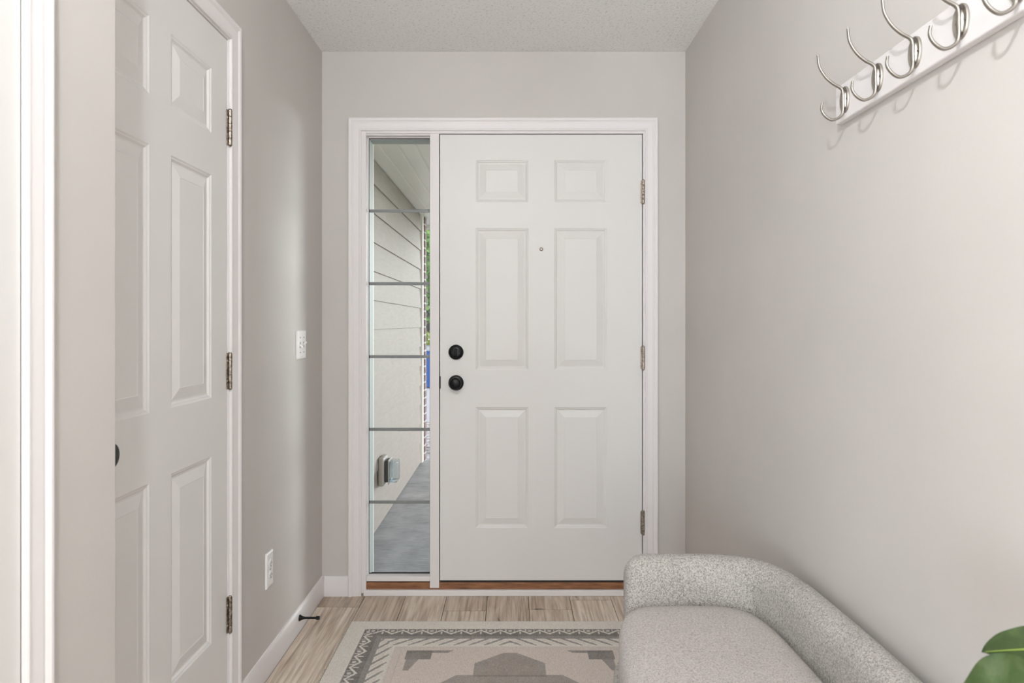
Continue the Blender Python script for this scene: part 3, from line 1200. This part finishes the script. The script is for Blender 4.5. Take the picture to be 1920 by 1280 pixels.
bm = B()
ZS = 0.468
rg = loft(bm, [(0.02, 0.34), (0.004, 0.345), (0.0, 0.36), (0.0, 0.423), (0.003, 0.441), (0.010, 0.4545), (0.022, 0.463), (0.045, ZS + 0.001), (0.08, ZS + 0.006)])
top = rg[-1]
for f in (0.75, 0.5, 0.25):
    ring = []
    for v0 in rg[-1]:
        pass
    ring = [bm.verts.new(Vector((cen.x, max(min(v0.co.y, YM + 0.28 * f), YM - 0.28 * f) if False else cen.y + (v0.co.y - cen.y) * f, 0)) + Vector(((v0.co.x - cen.x) * f, 0, ZS + 0.006 + 0.006 * (1 - f)))) for v0 in rg[-1]]
    prev = top
    for q in range(len(prev)):
        bm.faces.new((prev[q], prev[(q + 1) % len(prev)], ring[(q + 1) % len(prev)], ring[q]))
    top = ring
bm.faces.new(top)
bm.faces.new(rg[0][::-1])
ob = obj('seat', bm, 'boucle_seat', bench, True, 60)
ob['label'] = 'pale grey boucle seat cushion'
bm = B()
rg = loft(bm, [(0.02, 0.10), (-0.008, 0.105), (-0.014, 0.13), (-0.014, 0.322), (-0.008, 0.336), (0.02, 0.339)])
bm.faces.new(rg[0][::-1]); bm.faces.new(rg[-1])
obj('seat_base', bm, 'boucle', bench, True, 60)
for fx_, fy_, z0 in ((0.36, 1.70, 0.0068), (0.36, 1.06, 0.0068), (0.69, 1.66, 0.0), (0.69, 1.10, 0.0)):
    bm = B()
    lathe(bm, [(0, z0), (0.014, z0), (0.016, z0 + 0.004), (0.021, 0.118), (0, 0.118)], (fx_, fy_, 0), (0, 0, 1), 20)
    obj('leg', bm, 'wood', bench, True)

# ------------------------------------------------------------------ plant on a stand (mostly below the frame)
PXC, PYC = 0.655, 0.66
stand = empty('plant_stand', (PXC, PYC, 0))
tag(stand, 'round dark wood plant stand beside the grey bench', 'stand')
bm = B()
lathe(bm, [(0, 0.530), (0.105, 0.530), (0.11, 0.534), (0.11, 0.546), (0.105, 0.55), (0, 0.55)], (PXC, PYC, 0), (0, 0, 1), 40)
obj('stand_top', bm, 'wood', stand, True)
for q in range(3):
    t = 2 * PI * q / 3 + 0.4
    bm = B()
    tube(bm, [(PXC + 0.07 * math.cos(t), PYC + 0.07 * math.sin(t), 0.531), (PXC + 0.095 * math.cos(t), PYC + 0.095 * math.sin(t), 0.0)], [0.011, 0.008], 12)
    obj('leg', bm, 'wood', stand, True)
pl = empty('potted_plant', (PXC, PYC, 0.5505))
tag(pl, 'leafy green plant in the lower right corner', 'plant')
bm = B()
lathe(bm, [(0, 0.5505), (0.055, 0.5505), (0.060, 0.556), (0.074, 0.66), (0.076, 0.668), (0.070, 0.668), (0.067, 0.645), (0, 0.645)], (PXC, PYC, 0), (0, 0, 1), 40)
obj('pot', bm, 'pot', pl, True)
bm = B()
lathe(bm, [(0, 0.652), (0.05, 0.650), (0.0675, 0.648)], (PXC, PYC, 0), (0, 0, 1), 30)
obj('soil', bm, 'soil', pl)


def leaf(tip_dir, up_dir, base_pt, ln, wd, cup=0.12, droop=0.15, pw=0.62):
    d = Vector(tip_dir).normalized()
    u = Vector(up_dir)
    u = (u - d * u.dot(d)).normalized()
    sd = d.cross(u)
    b0 = Vector(base_pt)
    bm = B()
    NL, NW = 24, 12
    grid = []
    for i in range(NL + 1):
        t = i / NL
        w = wd * (math.sin(PI * t ** 0.82) ** pw) if 0 < t < 1 else 0.0005
        row = []
        for j in range(-NW // 2, NW // 2 + 1):
            f = j / (NW / 2)
            z = cup * wd * f * f - droop * ln * t * t + 0.006 * wd / 0.05 * math.sin(t * 14 + abs(f) * 3) * abs(f) * 0.4
            row.append(bm.verts.new(b0 + d * (ln * t) + sd * (w * f) + u * z))
        grid.append(row)
    for i in range(NL):
        for j in range(NW):
            bm.faces.new((grid[i][j], grid[i][j + 1], grid[i + 1][j + 1], grid[i + 1][j]))
    ret = bmesh.ops.solidify(bm, geom=list(bm.faces), thickness=0.0007)
    lo_ = obj('leaf', bm, 'leaf', pl, True, 80)
    bm = B()
    rib = [b0 + d * (ln * t) + u * (-droop * ln * t * t + 0.0006) for t in np.linspace(0, 0.96, 14)]
    tube(bm, rib, list(np.linspace(0.0016, 0.0005, 14)), 6)
    obj('midrib', bm, 'rib', lo_, True)
    bm = B()
    root = Vector((PXC + (b0.x - PXC) * 0.15, PYC + (b0.y - PYC) * 0.15, 0.648))
    midp = (root + b0) * 0.5 + Vector((0, 0, 0.02))
    tube(bm, catmull([root, midp, b0], 6), 0.0022, 8)
    obj('stem', bm, 'rib', pl, True)


# the leaf in front (large), the leaf behind it, and the rest of the rosette below the frame
leaf((-1.0, 0.0, -0.12), (0.0, -0.92, 0.40), (0.606, 0.735, 0.8125), 0.115, 0.056, 0.12, 0.05)
leaf((-0.98, 0.08, -0.09), (0.05, -0.50, 0.85), (0.664, 0.778, 0.8545), 0.108, 0.027, 0.15, 0.02, 0.75)
leaf((0.5, -0.7, 0.1), (0, 0, 1), (0.68, 0.62, 0.80), 0.10, 0.045)
leaf((0.3, 0.9, 0.15), (0, 0, 1), (0.675, 0.70, 0.77), 0.10, 0.042)
leaf((-0.6, -0.8, 0.05), (0, 0, 1), (0.63, 0.60, 0.76), 0.10, 0.045)
leaf((0.0, -0.9, 0.3), (0, 0.3, 1), (0.66, 0.63, 0.78), 0.09, 0.042)
leaf((-0.9, -0.2, -0.1), (0, 0, 1), (0.60, 0.65, 0.73), 0.09, 0.042)

# ------------------------------------------------------------------ ceiling lamp above the viewer
lamp = empty('ceiling_light', (-0.2, 0.0, ZC))
tag(lamp, 'round glass globe light hanging from the hall ceiling', 'ceiling light')
bm = B()
lathe(bm, [(0, 0), (0.065, 0), (0.065, -0.012), (0.05, -0.022), (0.012, -0.026), (0.006, -0.05), (0.014, -0.056), (0.016, -0.067), (0, -0.067)], lamp.location, (0, 0, 1), 32)
obj('canopy', bm, 'nickel', lamp, True)
bm = B()
bmesh.ops.create_uvsphere(bm, u_segments=24, v_segments=14, radius=0.032, matrix=Matrix.Translation((-0.2, 0.0, 2.365)))
obj('globe', bm, 'lamp', lamp, True)

# made-up uplight stand behind the viewer, added to brighten ceiling and hall
tl = empty('fill_uplight', (0.2, -1.6, 0))
tag(tl, 'added nickel uplight behind the viewer, filling the ceiling with light', 'floor lamp')
bm = B()
lathe(bm, [(0, 0.0005), (0.14, 0.0005), (0.14, 0.012), (0.13, 0.02), (0.02, 0.028), (0, 0.028)], tl.location, (0, 0, 1), 36)
obj('base', bm, 'nickel', tl, True)
bm = B()
lathe(bm, [(0, 0.026), (0.011, 0.026), (0.011, 0.80), (0, 0.80)], tl.location, (0, 0, 1), 20)
obj('pole', bm, 'nickel', tl, True)
bm = B()
lathe(bm, [(0, 0.79), (0.03, 0.79), (0.12, 0.815), (0.19, 0.855), (0.215, 0.895), (0.210, 0.895), (0.185, 0.860), (0.115, 0.822), (0, 0.80)], tl.location, (0, 0, 1), 48)
obj('bowl', bm, 'nickel', tl, True)

# ------------------------------------------------------------------ outside the sidelight
XW = -0.865
ZP = -0.10
YW1 = 6.33
# porch slab
bm = B()
box(bm, -1.2, 1.9, YE + 0.012, 6.48, ZP - 0.15, ZP, 0.01)
tag(obj('porch_floor', bm, 'concrete'), 'grey brushed concrete porch floor outside the sidelight', 'porch floor', 'structure')
# siding wall: overlapping boards
bm = B()
ex = 0.1826
z_top = EYE + 0.0
base_line = EYE - (433.8 - 606) * YW1 / 1245
zl = base_line
lines = [base_line - ex * q for q in range(-2, 14)]
for z in lines:
    z1_ = min(z + ex + 0.02, 2.268)
    z0_ = max(z, ZP + 0.004)
    if z0_ >= z1_:
        continue
    # board tilted: lower edge stands out 14 mm, upper edge lies against the wall
    t0 = 0.013
    t1 = 0.013 * (1 - (z1_ - z) / (ex + 0.02))
    ts = 0.013 * (1 - (z0_ - z) / (ex + 0.02))
    ys = (YE + 0.012, YW1)
    vsx = []
    for y in ys:
        vsx.append([bm.verts.new((XW - 0.013, y, z0_)), bm.verts.new((XW - 0.013 + ts, y, z0_)), bm.verts.new((XW - 0.013 + t1, y, z1_)), bm.verts.new((XW - 0.013, y, z1_))])
    A, C = vsx
    for q in range(4):
        bm.faces.new((A[q], A[(q + 1) % 4], C[(q + 1) % 4], C[q]))
    bm.faces.new(A[::-1]); bm.faces.new(C)
box(bm, XW - 0.16, XW - 0.0128, YE + 0.012, YW1 + 0.005, ZP - 0.2, 2.6)
tag(obj('wall_porch', bm, 'siding'), 'beige lap siding wall of the porch seen through the sidelight', 'wall', 'structure')
bm = B()
box(bm, XW - 0.05, XW + 0.012, YW1, YW1 + 0.09, ZP + 0.002, 2.27, 0.003)
tag(obj('trim_8', bm, 'soffit'), 'white corner board at the end of the porch siding', 'trim', 'structure')
# brick return beyond the corner board
bm = B(); bmm = B()
z = ZP
while z < 2.22:
    box(bm, XW - 0.10, XW + 0.024, YW1 + 0.10, YW1 + 0.21, z + 0.006, z + 0.066, 0.003)
    z += 0.0765
tag(obj('wall_brick', bm, 'brick'), 'brick edge beyond the white corner board', 'wall', 'structure')
box(bmm, XW - 0.09, XW + 0.0195, YW1 + 0.105, YW1 + 0.205, ZP - 0.1, 2.22)
tag(obj('trim_9', bmm, 'mortar'), 'pale mortar of the brick edge', 'trim', 'structure')

# porch ceiling with double-grooved boards
bm = B()
ZSF = 2.268
x = XW - 0.003
pitch = 0.1045
while x < 0.9:
    box(bm, x, x + pitch * 0.90, YE + 0.012, 7.04, ZSF, ZSF + 0.02, 0.003, 1)
    box(bm, x + pitch * 0.925, x + pitch * 0.975, YE + 0.012, 7.04, ZSF + 0.002, ZSF + 0.02, 0.002, 1)
    x += pitch
box(bm, XW - 0.2, 0.9, YE + 0.0, 7.3, ZSF + 0.006, ZSF + 0.35)
tag(obj('porch_ceiling', bm, 'soffit'), 'white grooved board ceiling of the porch', 'porch ceiling', 'structure')
bm = B()
box(bm, XW - 0.3, 0.95, 7.04, 7.12, ZSF - 0.03, ZSF + 0.3, 0.004)
tag(obj('trim_10', bm, 'soffit'), 'white fascia board at the outer edge of the porch ceiling', 'trim', 'structure')
# exterior brickmould trim around sidelight
bm = B()
box(bm, SX0 - 0.06, SX0 - 0.0005, YE + 0.011, YE + 0.03, 0.0, 2.15, 0.003)
box(bm, SX1 + 0.0005, SX1 + 0.05, YE + 0.011, YE + 0.03, 0.0, 2.15, 0.003)
box(bm, SX0 - 0.06, 0.75, YE + 0.011, YE + 0.03, 2.087, 2.15, 0.003)
tag(obj('trim_11', bm, 'soffit'), 'pale outside trim around the sidelight', 'trim', 'structure')

# outdoor outlet with clear cover
oy = 4.37
oz = EYE - (881 - 606) * oy / 1245
ob_ = empty('outdoor_outlet', (XW, oy, oz))
tag(ob_, 'grey outdoor outlet box with clear bubble cover on the siding', 'outlet')
bm = B()
box(bm, XW - 0.002, XW + 0.034, oy - 0.075, oy + 0.075, oz - 0.092, oz + 0.092, 0.010, 3)
obj('back_box', bm, 'boxgrey', ob_, True)
bm = B()
box(bm, XW + 0.034, XW + 0.062, oy - 0.052, oy + 0.052, oz - 0.070, oz + 0.070, 0.006)
obj('receptacle', bm, 'receptacle', ob_, True)
bm = B()
box(bm, XW + 0.060, XW + 0.066, oy - 0.064, oy + 0.064, oz - 0.082, oz + 0.078, 0.003)
fr_ = obj('cover_frame', bm, 'boxgrey', ob_)
bm = B()
box(bm, XW + 0.0662, XW + 0.118, oy - 0.056, oy + 0.056, oz - 0.070, oz + 0.066, 0.008, 3)
cv = obj('clear_cover', bm, 'clear_plastic', ob_, True)
cv['label'] = 'clear plastic bubble cover'

# ground
ZG = -0.30
bm = B()
box(bm, -14, 12, 6.49, 10.3, ZG - 0.1, ZG + 0.004)
tag(obj('ground_gravel', bm, 'gravel'), 'pale gravel bed beyond the porch', 'gravel', 'structure')
bm = B()
box(bm, -14, 12, 10.3, 17.2, ZG - 0.1, ZG)
tag(obj('ground_driveway', bm, 'drive'), 'pale concrete driveway beyond the gravel', 'driveway', 'structure')
bm = B()
box(bm, -40, 40, 17.2, 60, ZG - 0.1, ZG + 0.01)
box(bm, 1.92, 40, 3.2, 6.49, ZG - 0.1, ZG + 0.01)
box(bm, 12, 40, 6.49, 17.2, ZG - 0.1, ZG + 0.01)
tag(obj('ground_lawn', bm, 'grass'), 'green lawn behind the blue bin', 'lawn', 'structure')

# blue wheeled bin
bX, bY = -2.10, 15.9
bn = empty('wheelie_bin', (bX, bY, ZG))
tag(bn, 'blue wheeled bin with pale grey lid on the driveway', 'bin')
bm = B()
rg = []
for w, d, z in ((0.22, 0.24, 0.03), (0.23, 0.25, 0.05), (0.29, 0.34, 0.84), (0.31, 0.36, 0.85), (0.31, 0.36, 0.89)):
    rg.append([bm.verts.new((bX + sx_ * w, bY + sy_ * d, ZG + z)) for sx_, sy_ in ((-1, -1), (1, -1), (1, 1), (-1, 1))])
for A, C in zip(rg, rg[1:]):
    for q in range(4):
        bm.faces.new((A[q], A[(q + 1) % 4], C[(q + 1) % 4], C[q]))
bm.faces.new(rg[0][::-1]); bm.faces.new(rg[-1])
obj('body', bm, 'bin', bn)
bm = B()
rg = []
for w, d, z in ((0.325, 0.375, 0.892), (0.33, 0.38, 0.93), (0.28, 0.33, 0.985), (0.15, 0.18, 1.0)):
    rg.append([bm.verts.new((bX + sx_ * w, bY + sy_ * d, ZG + z)) for sx_, sy_ in ((-1, -1), (1, -1), (1, 1), (-1, 1))])
for A, C in zip(rg, rg[1:]):
    for q in range(4):
        bm.faces.new((A[q], A[(q + 1) % 4], C[(q + 1) % 4], C[q]))
bm.faces.new(rg[0][::-1]); bm.faces.new(rg[-1])
obj('lid', bm, 'lid', bn)
for sx_ in (-1, 1):
    bm = B()
    lathe(bm, [(0, -0.025), (0.09, -0.025), (0.10, -0.015), (0.10, 0.015), (0.09, 0.025), (0, 0.025)], (bX + sx_ * 0.25, bY + 0.27, ZG + 0.1), (1, 0, 0), 20)
    obj('wheel', bm, 'rubber', bn, True)


def leaves(bm, c, rad, count, size, rr):
    for _ in range(count):
        while True:
            p = Vector((rr.uniform(-1, 1), rr.uniform(-1, 1), rr.uniform(-1, 1)))
            if 0.25 < p.length < 1:
                break
        p = Vector((c[0] + p.x * rad[0], c[1] + p.y * rad[1], c[2] + p.z * rad[2]))
        d = Vector((rr.uniform(-1, 1), rr.uniform(-1, 1), rr.uniform(-1, 0.4))).normalized()
        s_ = d.cross(Vector((rr.uniform(-1, 1), rr.uniform(-1, 1), rr.uniform(-1, 1)))).normalized()
        ln = size * rr.uniform(0.7, 1.3)
        u = d.cross(s_) * ln * 0.12
        a_, b_, c2, d2 = p, p + d * ln * 0.5 + s_ * ln * 0.28 + u, p + d * ln, p + d * ln * 0.5 - s_ * ln * 0.28 + u
        bm.faces.new([bm.verts.new(v) for v in (a_, b_, c2, d2)])


rr = random.Random(11)
tr = empty('tree', (-1.3, 14.5, ZG))
tag(tr, 'leafy green tree hanging over the driveway beyond the porch', 'tree')
bm = B()
tube(bm, [(-0.9, 17.8, ZG), (-0.95, 17.7, 1.4), (-1.2, 17.4, 3.4)], [0.16, 0.13, 0.08], 12)
tube(bm, [(-0.95, 17.7, 1.5), (-1.4, 16.6, 2.6), (-1.8, 15.4, 3.4)], [0.09, 0.06, 0.03], 8)
obj('trunk', bm, 'bark', tr, True)
bm = B()
leaves(bm, (-1.7, 15.6, 3.0), (1.3, 1.3, 1.25), 2600, 0.16, rr)
leaves(bm, (-1.9, 15.4, 1.75), (0.7, 0.7, 0.5), 260, 0.16, rr)
leaves(bm, (-0.6, 17.0, 3.6), (1.6, 1.6, 1.4), 1500, 0.2, rr)
obj('foliage', bm, 'tree', tr)
sh = empty('shrub', (-2.5, 19.6, ZG))
tag(sh, 'yellow-green shrub behind the blue bin', 'shrub')
bm = B()
leaves(bm, (-2.55, 19.6, ZG + 0.6), (1.0, 0.7, 0.68), 2200, 0.14, rr)
obj('foliage', bm, 'shrub', sh)
bm = B()
for q in range(5):
    tube(bm, [(-2.5 + q * 0.04 - 0.08, 19.6, ZG), (-2.9 + q * 0.2, 19.6, ZG + 0.8)], [0.02, 0.008], 6)
obj('stem', bm, 'bark', sh, True)
hs = empty('house', (-4, 31, ZG))
tag(hs, 'pale neighbouring house behind the shrub and tree', 'house')
bm = B()
box(bm, -9, 2, 30, 36, ZG, 2.6)
obj('house_wall', bm, 'house', hs)
bm = B()
A = [bm.verts.new(p) for p in ((-9.4, 29.6, 2.5), (2.4, 29.6, 2.5), (2.4, 33, 4.6), (-9.4, 33, 4.6), (2.4, 36.4, 2.5), (-9.4, 36.4, 2.5))]
bm.faces.new((A[0], A[1], A[2], A[3])); bm.faces.new((A[3], A[2], A[4], A[5])); bm.faces.new((A[1], A[4], A[2])); bm.faces.new((A[0], A[3], A[5])); bm.faces.new((A[0], A[5], A[4], A[1]))
obj('roof', bm, 'roof', hs)
bm = B()
box(bm, -4.6, -3.5, 29.97, 30.02, 0.8, 1.9)
obj('window', bm, 'receptacle', hs)
